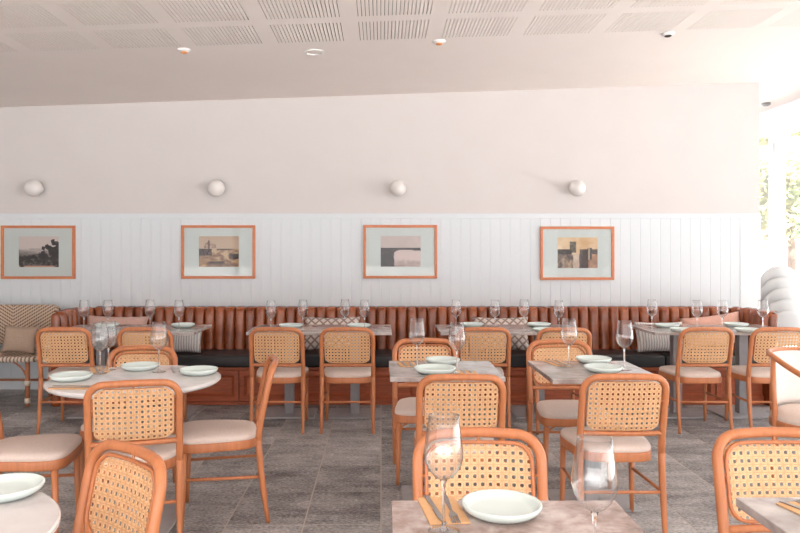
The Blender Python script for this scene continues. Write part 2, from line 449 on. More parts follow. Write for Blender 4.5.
def tree(x, y, h, r, rzz, mat, label, seed, n=2600, cat='tree', name='garden_tree'):
    t = root(name, (x, y, -0.13), 0, label, cat, 'planting outside the window')
    link('crown', leaf_cloud(r, rzz, n, 0.1, seed), mat, t, (0, 0, h))
    link('trunk', MB().add(tube([(0, 0, 0), (0.05, 0, h*0.5), (0, 0.05, h)], [0.1, 0.07, 0.03])).mesh('trunk', True), 'trunk', t)
tree(7.6, 13.4, 3.0, 1.5, 1.5, 'leaf_autumn', 'yellow-green garden tree beside the wall end outside the window', 1)
tree(9.9, 16.2, 2.6, 1.7, 1.6, 'leaf_green', 'green leafy garden tree outside the right window pane', 2)
tree(6.4, 10.6, 0.5, 0.45, 0.45, 'leaf_green', 'low green shrub outside the window behind the stacked chairs', 3, 900, 'shrub', 'garden_shrub')
tree(13.2, 21.5, 3.6, 2.4, 2.4, 'leaf_autumn', 'tall pale garden tree far behind the others outside', 4, 3000)

# ------------------------------------------------------------------ wall lamps
lamp_base = MB().add(move(lathe([(0, 0), (0.045, 0), (0.045, 0.02), (0.03, 0.03), (0.03, 0.05), (0, 0.05)], 20), rx=PI/2)).mesh('wall_plate', True)
gl = MB().add(move(lathe([(0.084*math.sin(PI*k/16), -0.084*math.cos(PI*k/16)) for k in range(17)], 28), (0, -0.12, 0))).mesh('globe', True)
for px, lab in ((33, 'white opal globe wall lamp above the black-and-white landscape picture'), (216, 'white opal globe wall lamp above the sepia pavilion picture'),
                (398, 'white opal globe wall lamp above the picture with a dark arch'), (577.5, 'white opal globe wall lamp above the sepia tower picture')):
    t = root('wall_lamp', ((px-381)*(WALL-0.12)/F, WALL+0.012, EYE+64*(WALL-0.12)/F), 0, lab, 'wall lamp', 'globe wall lamps')
    link('wall_plate', lamp_base, 'white_metal', t); link('globe', gl, 'opal', t)

# ------------------------------------------------------------------ framed pictures
def hsh(a, b, s=0):
    v = math.sin(a*127.1+b*311.7+s*74.7)*43758.5453; return v-math.floor(v)
def vn(x, y, s=0):
    i, j = math.floor(x), math.floor(y); fx, fy = x-i, y-j; fx = fx*fx*(3-2*fx); fy = fy*fy*(3-2*fy)
    return (hsh(i, j, s)*(1-fx)+hsh(i+1, j, s)*fx)*(1-fy)+(hsh(i, j+1, s)*(1-fx)+hsh(i+1, j+1, s)*fx)*fy
def fb(x, y, s=0): return max(0, min(1, 0.5+1.9*(0.55*vn(x, y, s)+0.3*vn(2*x, 2*y, s+1)+0.15*vn(4*x, 4*y, s+2)-0.5)))
def mixc(a, b, k): k = max(0, min(1, k)); return tuple(a[i]*(1-k)+b[i]*k for i in range(3))
def pic1(u, v):
    sky = (208, 198, 194); dark = (44, 40, 40)
    c = sky if v > 0.62 else mixc((120, 114, 110), sky, (v-0.36)/0.26 + 0.5*(fb(u*6, v*22)-0.5))
    if v < 0.30+0.13*fb(u*7, 3)+0.1*math.exp(-((u-0.55)/0.16)**2): c = mixc(dark, (118, 112, 108), (fb(u*16, v*16)-0.42)*2.2)
    tr = [(0.62, 0.62, .05), (0.7, 0.66, .06), (0.78, 0.6, .07), (0.85, 0.86, .05), (0.88, 0.78, .06), (0.96, 0.78, .05), (0.93, 0.6, .08), (0.84, 0.48, .12), (0.95, 0.4, .12), (0.98, 0.66, .06), (0.62, 0.35, .12)]
    for a, b, r in tr:
        if (u-a)**2+((v-b)*0.8)**2 < (r*(0.7+0.7*fb(u*22, v*22, 5)))**2: c = mixc(dark, (96, 92, 90), (fb(u*25, v*25)-0.5)*2)
    if v < 0.05 and fb(u*12, 1) > 0.5: c = (200, 160, 140)
    return c
def pic2(u, v):
    sky = mixc((214, 198, 180), (196, 174, 154), v); c = sky
    if 0.62 < v < 0.72+0.1*math.exp(-((u-0.26)/0.1)**2) and 0.12 < u < 0.42: c = mixc((140, 110, 96), sky, fb(u*20, v*20))
    if abs(u-0.25) < 0.025 and v < 0.86 and v > 0.6: c = (120, 92, 80)
    if v < 0.6:
        c = mixc((150, 118, 92), (204, 182, 150), fb(u*12, v*14)*1.3-0.2)
        if u < 0.33 and v > 0.36: c = mixc((70, 46, 40), (110, 80, 66), fb(u*14, v*20))
        if v > 0.55 and 0.45 < u < 0.8: c = (96, 72, 58)
        if u > 0.75 and 0.25 < v < 0.44: c = mixc((74, 50, 42), (140, 110, 90), fb(u*20, v*14)*1.4-.3)
        if v < 0.2: c = mixc((196, 164, 124), (120, 88, 66), fb(u*8, v*20)*1.2-0.2)
        if 0.25 < u < 0.65 and 0.1 < v < 0.18: c = (92, 66, 52)
    return c
def pic3(u, v):
    if v > 0.61: return mixc((206, 194, 190), (196, 184, 180), fb(u*4, v*4))
    dark = mixc((58, 48, 48), (112, 98, 96), fb(u*10, v*14)-0.2)
    arch = 0.54-0.9*max(0, 0.5-u)**2*3.2 - 0.12*max(0, u-0.75)
    if u < 0.3+0.06*fb(3, v*9) or v > arch: return dark
    return mixc((212, 198, 194), (176, 158, 152), (0.2-v)*4+fb(u*8, v*8)-0.5)
def pic4(u, v):
    c = mixc((226, 210, 184), (206, 174, 136), fb(u*3, v*3))
    if 0.3 < u < 0.46 and 0.5 < v < 0.86: c = mixc((88, 80, 70), (160, 146, 128), fb(u*24, v*14))
    if v < 0.62 and (u < 0.36 or u > 0.55) and v > 0.46: c = mixc((60, 46, 42), (120, 98, 84), fb(u*14, v*10)-0.1)
    if v <= 0.46:
        c = mixc((90, 74, 66), (190, 168, 148), fb(u*14, v*9))
        if 0.4 < u < 0.54: c = mixc((214, 200, 186), (190, 172, 156), fb(u*9, v*9))
        if 0.55 <= u < 0.76: c = mixc((64, 42, 44), (100, 74, 70), fb(u*9, v*6))
        if u >= 0.76: c = mixc((196, 158, 124), (150, 116, 92), fb(u*6, v*7))
    if abs(u-0.8) < 0.05 and 0.28 < v < 0.66: c = (190, 170, 150) if abs(u-0.78) < 0.02 else (70, 56, 50)
    return c
def print_mesh(fn, wd, hg, n=56, mm=44):
    v = []; f = []; cl = []
    for j in range(mm):
        for i in range(n):
            k = len(v); v += [((i+a)/n*wd-wd/2, 0, (j+b)/mm*hg-hg/2) for a, b in ((0, 0), (1, 0), (1, 1), (0, 1))]; f.append((k, k+1, k+2, k+3))
            cl += [tuple(q**1.35 for q in lin(fn((i+0.5)/n, (j+0.5)/mm)))]*4
    me = bpy.data.meshes.new('photo_print'); me.from_pydata(v, [], f); me.update()
    a = me.color_attributes.new('ink', 'FLOAT_COLOR', 'CORNER')
    for d, c in zip(a.data, cl): d.color = c
    return me
PWD, PHT, FW = 0.757, 0.548, 0.027
fr = MB()
for a in (box(-PWD/2, PWD/2, -0.03, 0, PHT/2-FW, PHT/2), box(-PWD/2, PWD/2, -0.03, 0, -PHT/2, -PHT/2+FW),
          box(-PWD/2, -PWD/2+FW, -0.03, 0, -PHT/2+FW, PHT/2-FW), box(PWD/2-FW, PWD/2, -0.03, 0, -PHT/2+FW, PHT/2-FW)): fr.add(a)
frm = fr.mesh('frame', bevel=0.003)
mat_me = MB().add(box(-PWD/2+0.01, PWD/2-0.01, -0.012, -0.004, -PHT/2+0.01, PHT/2-0.01)).mesh('mount')
gls = MB().add(box(-PWD/2+0.02, PWD/2-0.02, -0.0205, -0.0185, -PHT/2+0.02, PHT/2-0.02)).mesh('glass')
for x0, x1, y0, y1, fn, lab in ((1, 75, 225, 279.5, pic1, 'framed black-and-white landscape with dark trees, leftmost of four pictures'),
                           (181, 255.5, 225, 279, pic2, 'framed sepia photograph of an old pavilion in an orange wood frame'),
                           (363.5, 437, 225, 278.5, pic3, 'framed photograph of a dark arch over water in wood frame'),
                           (540.5, 614, 227, 279.5, pic4, 'framed sepia photograph with a tower, rightmost of four pictures')):
    d = WALL-0.02
    t = root('framed_picture', (((x0+x1)/2-381)*d/F, WALL-0.001, EYE-((y0+y1)/2-252)*d/F), 0, lab, 'picture', 'framed pictures on the board wall')
    link('frame', frm, 'frame_wood', t); link('mount', mat_me, 'mat_board', t)
    link('photo_print', print_mesh(fn, 0.41, 0.315), 'print_ink', t, (0.005, -0.0128, 0.005)); link('glass', gls, 'picture_glass', t)

# ------------------------------------------------------------------ ceiling fittings
def on_ceiling(px, py):
    dx, dz = (px-381)/F, (252-py)/F
    t = (3.029-EYE)/(dz-SL*dx); return (dx*t, t, EYE+dz*t)
rot_c = (0, -math.atan(SL), 0)
for px, py, lab, bulb in ((184, 49.5, 'white ceiling sprinkler with orange bulb, left of the flush disc', 'sprinkler_bulb'), (439, 41, 'white ceiling sprinkler with orange bulb, right of the flush disc', 'sprinkler_bulb'), (668, 33, 'ceiling sprinkler with dark bulb at the right', 'dark_steel')):
    t = root('ceiling_sprinkler', on_ceiling(px, py), 0, lab, 'sprinkler', 'ceiling sprinklers'); t.rotation_euler = rot_c
    link('escutcheon', MB().add(lathe([(0, 0), (0.05, 0), (0.052, -0.006), (0.035, -0.02), (0, -0.02)], 20)).mesh('escutcheon', True), 'white_metal', t)
    link('sprinkler_head', MB().add(lathe([(0, -0.02), (0.026, -0.02), (0.028, -0.025), (0.016, -0.032), (0, -0.032)], 14)).mesh('sprinkler_head', True), bulb, t)
t = root('ceiling_speaker', on_ceiling(314, 51.5), 0, 'round flush white disc fitting in the ceiling', 'ceiling fitting'); t.rotation_euler = rot_c
link('rim', MB().add(lathe([(0.062, 0), (0.075, 0), (0.075, -0.01), (0.066, -0.012), (0.062, -0.004), (0.062, 0)], 28)).mesh('rim', True), 'white_metal', t)
link('grille', MB().add(lathe([(0, -0.003), (0.063, -0.003), (0.063, 0), (0, 0)], 28)).mesh('grille'), 'ceiling_paint', t)
t = tag(link('smoke_detector', MB().add(lathe([(0, 0), (0.05, 0), (0.05, -0.02), (0.03, -0.035), (0, -0.035)], 16)).mesh('smoke_detector', True), 'steel_paint', None, on_ceiling(766, 103)), 'small grey detector on the ceiling near the window', 'detector')

# ------------------------------------------------------------------ banquette
BX0, BX1, BY, BF, BH = -2.89, 3.5, 7.1, 6.64, 0.884
bq = root('banquette', (0, 0, 0), 0, 'long tan leather channel-back banquette on panelled wood base along the wall', 'banquette')
SEATZ = 0.45
def channel_mesh(wd, n=8):
    prof = [(0, 0.0), (0.004, 0.1), (0.012, 0.2), (0.02, 0.3), (0.026, 0.365), (0.036, 0.395), (0.056, 0.408), (0.085, 0.412), (0.11, 0.408)]
    nrm = [(-1, 0), (-1, 0), (-1, 0), (-1, 0), (-0.97, 0.2), (-0.75, 0.66), (-0.35, 0.93), (-0.0, 1.0), (0, 1)]
    v = []; f = []
    for (y, z), (ny, nz) in zip(prof, nrm):
        for i in range(n+1):
            u = -1+2*i/n; bl = 0.044*math.sqrt(max(0, 1-abs(u)**3.2))
            k = 0.35 if (y > 0.05) else 1
            v.append((u*wd/2, y+ny*bl*k, z+nz*bl*k*0.6))
    for j in range(len(prof)-1):
        for i in range(n):
            p = j*(n+1)+i; f.append((p, p+1, p+n+2, p+n+1))
    return mesh('back_channel', v, f, True)
R = 0.15
L = BX1-BX0-2*R; N = round(L/0.0998); wd = L/N
cm = channel_mesh(wd)
for k in range(N): link('back_channel', cm, 'tan_leather', bq, (BX0+R+wd*(k+0.5), BY, SEATZ))
cm2 = channel_mesh(R*PI/6); cm3 = channel_mesh(0.1)
for sgn, bx in ((-1, BX0), (1, BX1)):
    cx = bx-sgn*R; cy = BY-R
    for k in range(3):
        a = (k+0.5)*PI/6; px, py = cx+sgn*R*math.sin(a), cy+R*math.cos(a)
        link('back_channel', cm2, 'tan_leather', bq, (px, py, SEATZ), -sgn*a)
    for k in range(4): link('back_channel', cm3, 'tan_leather', bq, (bx, cy-0.1*(k+0.5), SEATZ), -sgn*PI/2)
    x0, x1 = sorted((bx+sgn*0.03, bx+sgn*0.115))
    link('end_panel', MB().add(box(x0, x1, cy-0.415, BY+0.1, 0.0, BH-0.03)).mesh('end_panel', True, 0.03, 4), 'tan_leather', bq)
link('back_board', MB().add(box(BX0, BX1, BY+0.045, WALL-0.02, 0.0, BH-0.03)).mesh('back_board', bevel=0.01), 'tan_leather', bq)
cuts = [BX0+0.02, -1.06, 0.77, 2.62, BX1-0.02]
for a, b_ in zip(cuts, cuts[1:]):
    link('seat_cushion', MB().add(box(a+0.003, b_-0.003, BF-0.01, BY+0.03, 0.345, SEATZ+0.005)).mesh('seat_cushion', True, 0.018, 3), 'black_leather', bq)
base = link('base', MB().add(box(BX0-0.08, BX1+0.08, BF+0.035, BY, 0.0, 0.345)).mesh('base'), 'cabinet_wood', bq)
link('plinth', MB().add(box(BX0-0.08, BX1+0.08, BF+0.0, BF+0.035, 0.0, 0.03)).mesh('plinth', bevel=0.004), 'cabinet_wood', bq)
link('top_rail', MB().add(box(BX0-0.08, BX1+0.08, BF-0.004, BF+0.035, 0.318, 0.345)).mesh('top_rail', bevel=0.004), 'cabinet_wood', bq)
DW = 0.55
def door_meshes():
    h = DW/2-0.004; z0, z1 = 0.034, 0.314; fw = 0.045
    fr = MB()
    for b in (box(-h, h, 0, 0.02, z1-fw, z1), box(-h, h, 0, 0.02, z0, z0+fw), box(-h, -h+fw, 0, 0.02, z0+fw, z1-fw), box(h-fw, h, 0, 0.02, z0+fw, z1-fw)): fr.add(b)
    mo = MB(); a0, a1 = h-fw, h-fw-0.024; t0, t1 = z1-fw, z1-fw-0.024; b0, b1 = z0+fw, z0+fw+0.024
    P = [(-a0, 0.004, b0), (a0, 0.004, b0), (a0, 0.004, t0), (-a0, 0.004, t0), (-a1, 0.024, b1), (a1, 0.024, b1), (a1, 0.024, t1), (-a1, 0.024, t1)]
    mo.add((P, [(k, (k+1) % 4, 4+(k+1) % 4, 4+k) for k in range(4)]))
    pn = MB().add(box(-h+fw, h-fw, 0.023, 0.033, z0+fw, z1-fw))
    return fr.mesh('door', bevel=0.003), mo.mesh('moulding'), pn.mesh('door_panel')
dm = door_meshes()
for k in range(-3, 9):
    d = link('door', dm[0], 'cabinet_wood', bq, (-1.31+DW*(k+0.5), BF, 0))
    link('moulding', dm[1], 'cabinet_wood', d); link('door_panel', dm[2], 'cabinet_wood', d)

# ------------------------------------------------------------------ cushions
def pillow_mesh(a, b, t, n=14):
    v = []; f = []
    for side in (1, -1):
        for j in range(n+1):
            for i in range(n+1):
                u = -1+2*i/n; w_ = -1+2*j/n
                th = t*((1-abs(u)**3.0)*(1-abs(w_)**3.0))**0.55
                v.append((a*u*(1-0.07*(1-w_*w_)), side*th*-1, b*w_*(1-0.09*(1-u*u))))
    q = (n+1)**2
    for s_ in (0, 1):
        for j in range(n):
            for i in range(n):
                p = s_*q+j*(n+1)+i; c = (p, p+1, p+n+2, p+n+1); f.append(c if s_ == 0 else c[::-1])
    mb = MB(); mb.v = v; mb.f = f
    me = mb.mesh('cushion', True)
    bm = bmesh.new(); bm.from_mesh(me); bmesh.ops.remove_doubles(bm, verts=bm.verts, dist=1e-5); bm.to_mesh(me); bm.free()
    me.polygons.foreach_set('use_smooth', [True]*len(me.polygons)); return me
def cushion(x, y, z, a, b, t, mat, label, lean=-0.25, roll=0.0, group='cushions on the banquette'):
    o = tag(link('cushion', pillow_mesh(a, b, t), mat, None, (x, y, z)), label, 'cushion', group)
    o.rotation_euler = (lean, roll, 0); return o
CZ = SEATZ+0.005
cushion(-2.52, 6.84, CZ+0.20, 0.30, 0.155, 0.07, 'pink_fabric', 'plain dusty pink lumbar cushion on banquette behind the left-end table', -0.35, 0.02)
cushion(-1.86, 6.80, CZ+0.13, 0.17, 0.13, 0.06, 'striped_fabric', 'small striped cream cushion on banquette right of the pink one', -0.35)
cushion(-0.47, 6.86, CZ+0.18, 0.27, 0.165, 0.07, 'diamond_fabric', 'diamond-pattern cushion on banquette behind second table from left', -0.35)
cushion(1.14, 6.84, CZ+0.18, 0.27, 0.165, 0.07, 'diamond_fabric', 'diamond-pattern cushion on banquette behind third table from left', -0.35)
cushion(2.64, 6.82, CZ+0.15, 0.235, 0.15, 0.07, 'striped_fabric', 'striped cream cushion on banquette behind the right-end table', -0.35)
cushion(3.16, 6.86, CZ+0.21, 0.29, 0.15, 0.07, 'rose_fabric', 'rose pink cushion tilted in the right corner of the banquette', -0.3, -0.12)

# ------------------------------------------------------------------ rattan bench
bn = root('rattan_bench', (-3.95, 6.8, 0), 0, 'woven rattan bench with wrapped pole legs at left of the banquette', 'bench')
pts = []
for k in range(9): a = math.radians(90*k/8); pts.append((0.68+0.09*math.sin(a), 0.80+0.09*math.cos(a)))
outline = [(-p[0], p[1]) for p in pts[::-1]] + pts + [(0.77, 0.50), (-0.77, 0.50)]
bk = MB().add(prism(outline, 0, 0.04, 'xz')).mesh('woven_back', bevel=0.012)
o = link('woven_back', bk, 'rattan_weave', bn, (0, 0.28, 0)); o.rotation_euler = (-0.08, 0, 0)
link('seat_rim', MB().add(tube([(-0.78, -0.25, 0.43), (0.74, -0.25, 0.43), (0.8, -0.2, 0.43), (0.8, 0.26, 0.43), (-0.78, 0.26, 0.43)], 0.026, 10, True)).mesh('seat_rim', True), 'rattan_rim', bn)
link('seat', MB().add(box(-0.76, 0.78, -0.24, 0.25, 0.425, 0.452)).mesh('seat', bevel=0.008), 'rattan_weave', bn)
for sx in (-0.7, 0.72):
    for sy in (-0.22, 0.24):
        lg = link('leg', MB().add(tube([(sx, sy, 0.0), (sx, sy, 0.43)], 0.021, 10)).mesh('leg', True), 'rattan_pole', bn)
        for z in (0.03, 0.19): link('wrapping', MB().add(tube([(sx, sy, z), (sx, sy, z+0.045)], 0.026, 10)).mesh('wrapping', True), 'cane_wrap', lg)
for sx, dx in ((0.72, -0.2), (-0.7, 0.2)):
    link('brace', MB().add(tube([(sx+dx*(1-math.cos(a)), -0.23, 0.22+0.2*math.sin(a)) for a in [PI/2*k/6 for k in range(7)]], 0.009, 8)).mesh('brace', True), 'rattan_pole', bn)
link('stretcher', MB().add(tube([(-0.7, 0.24, 0.16), (0.72, 0.24, 0.16)], 0.012)).mesh('stretcher', True), 'rattan_pole', bn)
cushion(-3.37, 6.72, 0.592, 0.16, 0.13, 0.055, 'beige_fabric', 'plain beige linen cushion on the rattan bench', -0.2, 0.05, 'cushions on the rattan bench')
cushion(-3.86, 6.74, 0.58, 0.2, 0.13, 0.06, 'beige_fabric', 'beige cushion cut off by the left picture edge on rattan bench', -0.2, 0.3, 'cushions on the rattan bench')

# ------------------------------------------------------------------ cane chairs
HW = 0.2
def yb(x, z):
    if z >= 0.45: ln = 0.075*((z-0.45)/0.38)**1.2
    else: ln = 0.05*((0.45-z)/0.45)**1.5
    bow = 0.026*(1-min(1, abs(x)/HW)**2) if z > 0.47 else 0
    return -0.205-ln-bow*min(1, max(0, (z-0.47)/0.1))
def back_path():
    pts = [(-HW, 0.43+0.045*k) for k in range(7)]
    r = 0.075; top = 0.813
    for k in range(7):
        a = PI-PI/2*k/6; pts.append((-HW+r+r*math.cos(a), top-r+r*math.sin(a)))
    pts += [(-HW+r+(2*HW-2*r)*k/6, top+0.004*math.sin(PI*k/6)) for k in range(1, 6)]
    for k in range(7):
        a = PI/2-PI/2*k/6; pts.append((HW-r+r*math.cos(a), top-r+r*math.sin(a)))
    pts += [(HW, 0.43+0.045*k) for k in range(6, -1, -1)]
    return [(x, yb(x, z), z) for x, z in pts]
CM = {}
CM['back_frame'] = MB().add(tube(back_path(), 0.017, 10)).mesh('back_frame', True)
CM['back_rail'] = MB().add(tube([(HW*u, yb(HW*u, 0.528)+0.0, 0.528) for u in [-1+0.2*k for k in range(11)]], 0.0135, 8)).mesh('back_rail', True)
IX, IZ0, IZ1 = 0.1715, 0.549, 0.787
def rr_sub(pts, n=3):
    out = []
    for i in range(len(pts)):
        a, b = pts[i], pts[(i+1) % len(pts)]; L_ = math.hypot(b[0]-a[0], b[1]-a[1]); k = max(1, int(L_/0.05))
        out += [(a[0]+(b[0]-a[0])*q/k, a[1]+(b[1]-a[1])*q/k) for q in range(k)]
    return out
CM['cane_border'] = MB().add(tube([(x, yb(x, z)+0.005, z) for x, z in rr_sub(roundrect(IX, IZ0, IZ1, 0.06))], 0.0065, 7, True)).mesh('cane_border', True)
PEGS = []
for x, z, dx, dz in ((0, IZ1, 0, 1), (-IX, 0.69, -1, 0), (IX, 0.69, 1, 0), (-0.1, IZ0, 0, -1), (0.1, IZ0, 0, -1)):
    CM['peg%d' % len(PEGS)] = MB().add(tube([(x+dx*q, yb(x, z)+0.003, z+dz*q) for q in (0.0, 0.02)], 0.0045, 6)).mesh('peg', True); PEGS.append('peg%d' % len(PEGS))
NXc, NZc = 14, 10
pw, ph = 2*IX/NXc, (IZ1-IZ0)/NZc
zc = (IZ0+IZ1)/2
HXc, HZc = IX, (IZ1-IZ0)/2
def cane_pt(u, w_, t):
    q = (min(1, abs(u)/HXc)*min(1, abs(w_)/HZc))**8
    a, b = u*1.022*(1-0.105*q), w_*1.03*(1-0.15*q)
    return (a, yb(a, zc+b)-0.001-t, zc+b)
CM['cane_panel'] = mesh('cane_panel', *holed(NXc, NZc, pw, ph, 0.0062, cane_pt, 0.0025))
def seat_outline(n=36, s=1.0):
    out = []
    for k in range(n):
        a = 2*PI*k/n; c, s_ = math.cos(a), math.sin(a)
        y = 0.212*math.copysign(abs(s_)**(2/4.5), s_); hx = 0.202+0.024*(y/0.212)
        out.append((s*hx*math.copysign(abs(c)**(2/4.5), c), 0.01+s*y))
    return out
def rings(levels, n=36):
    v = []; f = []
    for s, z in levels: v += [(x, y, z) for x, y in seat_outline(n, s)]
    for j in range(len(levels)-1):
        for k in range(n):
            k2 = (k+1) % n; f.append((j*n+k, j*n+k2, (j+1)*n+k2, (j+1)*n+k))
    f.append(tuple(range(n))[::-1]); f.append(tuple((len(levels)-1)*n+k for k in range(n)))
    return v, f
CM['seat'] = MB().add(rings([(0.965, 0.42), (0.985, 0.432), (0.98, 0.444), (0.94, 0.455), (0.82, 0.463), (0.5, 0.469), (0.2, 0.471)])).mesh('seat', True)
CM['seat_frame'] = MB().add(rings([(0.96, 0.378), (0.995, 0.380), (1.0, 0.388), (1.0, 0.418), (0.99, 0.425), (0.95, 0.426)])).mesh('seat_frame', True)
def legpath(sx): return [(sx*(HW+0.004*(0.45-z)), yb(HW, z), z) for z in [0.45*k/6 for k in range(7)]]
for nm, sx in (('rl', -1), ('rr', 1)): CM[nm] = MB().add(tube(legpath(sx), [0.0115, 0.013, 0.0145, 0.016, 0.017, 0.017, 0.017], 9)).mesh('leg', True)
for nm, sx in (('fl', -1), ('fr', 1)): CM[nm] = MB().add(tube([(sx*0.19, 0.182, 0), (sx*0.187, 0.178, 0.15), (sx*0.184, 0.172, 0.385)], [0.011, 0.014, 0.017], 9)).mesh('leg', True)
ZS = 0.24
CM['sb'] = MB().add(tube([(-HW, yb(HW, ZS), ZS), (HW, yb(HW, ZS), ZS)], 0.0085, 7)).mesh('stretcher', True)
for nm, sx in (('sl', -1), ('sr', 1)): CM[nm] = MB().add(tube([(sx*HW, yb(HW, ZS), ZS), (sx*0.196, -0.02, ZS), (sx*0.187, 0.178, ZS)], 0.0085, 7)).mesh('stretcher', True)
for nm, sx in (('bl', -1), ('br', 1)):
    CM[nm] = MB().add(tube([(sx*(0.18-0.075*(1-math.cos(a))), 0.174, 0.30+0.08*math.sin(a)) for a in [PI/2*k/6 for k in range(7)]], 0.0065, 6)).mesh('brace', True)
CHAIR_PARTS = [('back_frame', 'back_frame', 'bentwood'), ('back_rail', 'back_rail', 'bentwood'), ('cane_border', 'cane_border', 'bentwood'), 
               ('cane_panel', 'cane_panel', 'cane'), ('seat', 'seat', 'seat_fabric'), ('seat_frame', 'seat_frame', 'bentwood'),
               ('leg', 'rl', 'bentwood'), ('leg', 'rr', 'bentwood'), ('leg', 'fl', 'bentwood'), ('leg', 'fr', 'bentwood'),
               ('stretcher', 'sb', 'bentwood'), ('stretcher', 'sl', 'bentwood'), ('stretcher', 'sr', 'bentwood'), ('brace', 'bl', 'bentwood'), ('brace', 'br', 'bentwood')] + [('peg', p, 'bentwood') for p in PEGS]
def chair(x, yback, deg, label):
    """x, yback: place of the top of the backrest; deg 0 faces the far wall"""
    rz = math.radians(deg); off = 0.29
    t = root('cane_chair', (x-off*math.sin(rz), yback+off*math.cos(rz), 0), rz, label, 'chair', 'cane-back bentwood chairs')
    for nm, key, mt in CHAIR_PARTS: link(nm, CM[key], mt, t)
    return t
def dback(ytop): return F*0.58/(ytop-252)
def chair_px(xc, ytop, deg, label):
    d = dback(ytop); return chair((xc-381)*d/F, d, deg, label)
chair_px(62.5, 327.3, 2, 'cane chair seen from behind, next to the rattan bench at left-end table')
chair_px(144, 327.3, 0, 'cane chair seen from behind at left-end banquette table, mostly hidden by round table')
chair_px(276, 327.3, 0, 'left cane chair of the pair at the second banquette table')
chair_px(347, 327.3, 0, 'right cane chair of the pair at the second banquette table')
chair_px(484, 327.3, 0, 'left cane chair of the pair at the third banquette table')
chair_px(565, 327.6, 0, 'right cane chair of the pair at third banquette table, half hidden')
chair_px(708, 327.3, 0, 'left cane chair of the pair at the right-end banquette table')
chair_px(780, 327.3, 0, 'cane chair at right-end banquette table, cut by the right picture edge')
chair_px(133.5, 380, 15, 'cane chair with its back to the viewer at the marble round table')
chair(-0.592, 3.96, 101, 'cane chair seen edge-on from the side, right of the marble round table')
chair(-2.03, 3.53, -82, 'cane chair cut by left picture edge, only its cream seat in view')
chair_px(144, 346, 180, 'cane chair facing the viewer behind the marble round table')
chair_px(424.5, 338.5, 180, 'cane chair facing the viewer behind the middle grey table')
chair_px(462, 374, 0, 'cane chair with its back to the viewer at the middle grey table')
chair_px(558, 340, 180, 'cane chair facing the viewer behind the grey table right of middle')
chair_px(626.5, 373.5, 0, 'cane chair with its back to viewer at grey table right of middle')
chair_px(478, 429, 180, 'cane chair facing the viewer behind the front centre table')
chair_px(774, 429, 180, 'cane chair facing the viewer at the table in bottom right corner')
chair(-0.74, 2.145, 180-42, 'cane chair turned diagonally towards the table in bottom left corner')

# ------------------------------------------------------------------ upholstered bentwood armchair
ac = root('armchair', (2.585, 4.25, 0), math.radians(-157), 'bentwood tub armchair with pale upholstered back, cut by right picture edge', 'chair')
def hoop(a): # a from -130..130 degrees, 0 = back centre (-y)
    k = min(1, max(0, (abs(a)-50)/80)); k = k*k*(3-2*k)
    s_ = math.radians(a); return (0.27*math.sin(s_)*(1.0), -0.255*math.cos(s_)+(0.10*k), 0.80-0.14*k)
link('arm_hoop', MB().add(tube([hoop(a) for a in range(-125, 126, 6)], 0.0165, 10)).mesh('arm_hoop', True), 'bentwood', ac)
v = []; f = []; na, nz = 14, 8
for t_ in (0, 0.035):
    for j in range(nz+1):
        q = j/nz
        for i in range(na+1):
            u = -1+2*i/na
            a = math.radians(62*u*(0.55+0.45*math.sin(PI*min(1, 0.18+0.75*q))))
            rr = 0.262-0.02*(1-q)-t_*(1-0.6*abs(u)**3)*(1-0.6*abs(2*q-1)**3)
            v.append((rr*math.sin(a), -rr*0.97*math.cos(a), 0.47+0.33*q))
W_ = na+1; Q = W_*(nz+1)
for j in range(nz):
    for i in range(na):
        p = j*W_+i; f.append((p, p+1, p+W_+1, p+W_)); f.append((Q+p, Q+p+W_, Q+p+W_+1, Q+p+1))
for i in range(na): f.append((i, Q+i, Q+i+1, i+1)); p = nz*W_+i; f.append((p, p+1, Q+p+1, Q+p))
for j in range(nz): p = j*W_; f.append((p, p+W_, Q+p+W_, Q+p)); p += na; f.append((p, Q+p, Q+p+W_, p+W_))
mb = MB(); mb.v = v; mb.f = f; link('back_pad', mb.mesh('back_pad', True), 'arm_fabric', ac)
link('seat', MB().add(lathe([(0, 0.40), (0.24, 0.40), (0.255, 0.42), (0.25, 0.45), (0.2, 0.475), (0.1, 0.485), (0, 0.487)], 28)).mesh('seat', True), 'seat_fabric', ac)
link('seat_frame', MB().add(lathe([(0, 0.37), (0.25, 0.37), (0.262, 0.375), (0.262, 0.415), (0.25, 0.42), (0, 0.42)], 28)).mesh('seat_frame', True), 'bentwood', ac)
for sx in (-1, 1):
    a = sx*62; hx, hy, hz = hoop(a)
    link('leg', MB().add(tube([(hx, hy-0.02, 0), (hx*0.98, hy, 0.2), (hx*0.97, hy+0.01, 0.4), (hx, hy, 0.6), (hx, hy, hz)], [0.012, 0.015, 0.017, 0.017, 0.014], 9)).mesh('leg', True), 'bentwood', ac)
    link('leg', MB().add(tube([(sx*0.21, 0.2, 0), (sx*0.2, 0.17, 0.4)], [0.012, 0.017], 9)).mesh('leg', True), 'bentwood', ac)
    hx, hy, hz = hoop(sx*124)
    link('arm_post', MB().add(tube([(sx*0.22, 0.13, 0.39), (sx*0.235, 0.18, 0.52), (hx, hy, hz)], 0.014, 9)).mesh('arm_post', True), 'bentwood', ac)

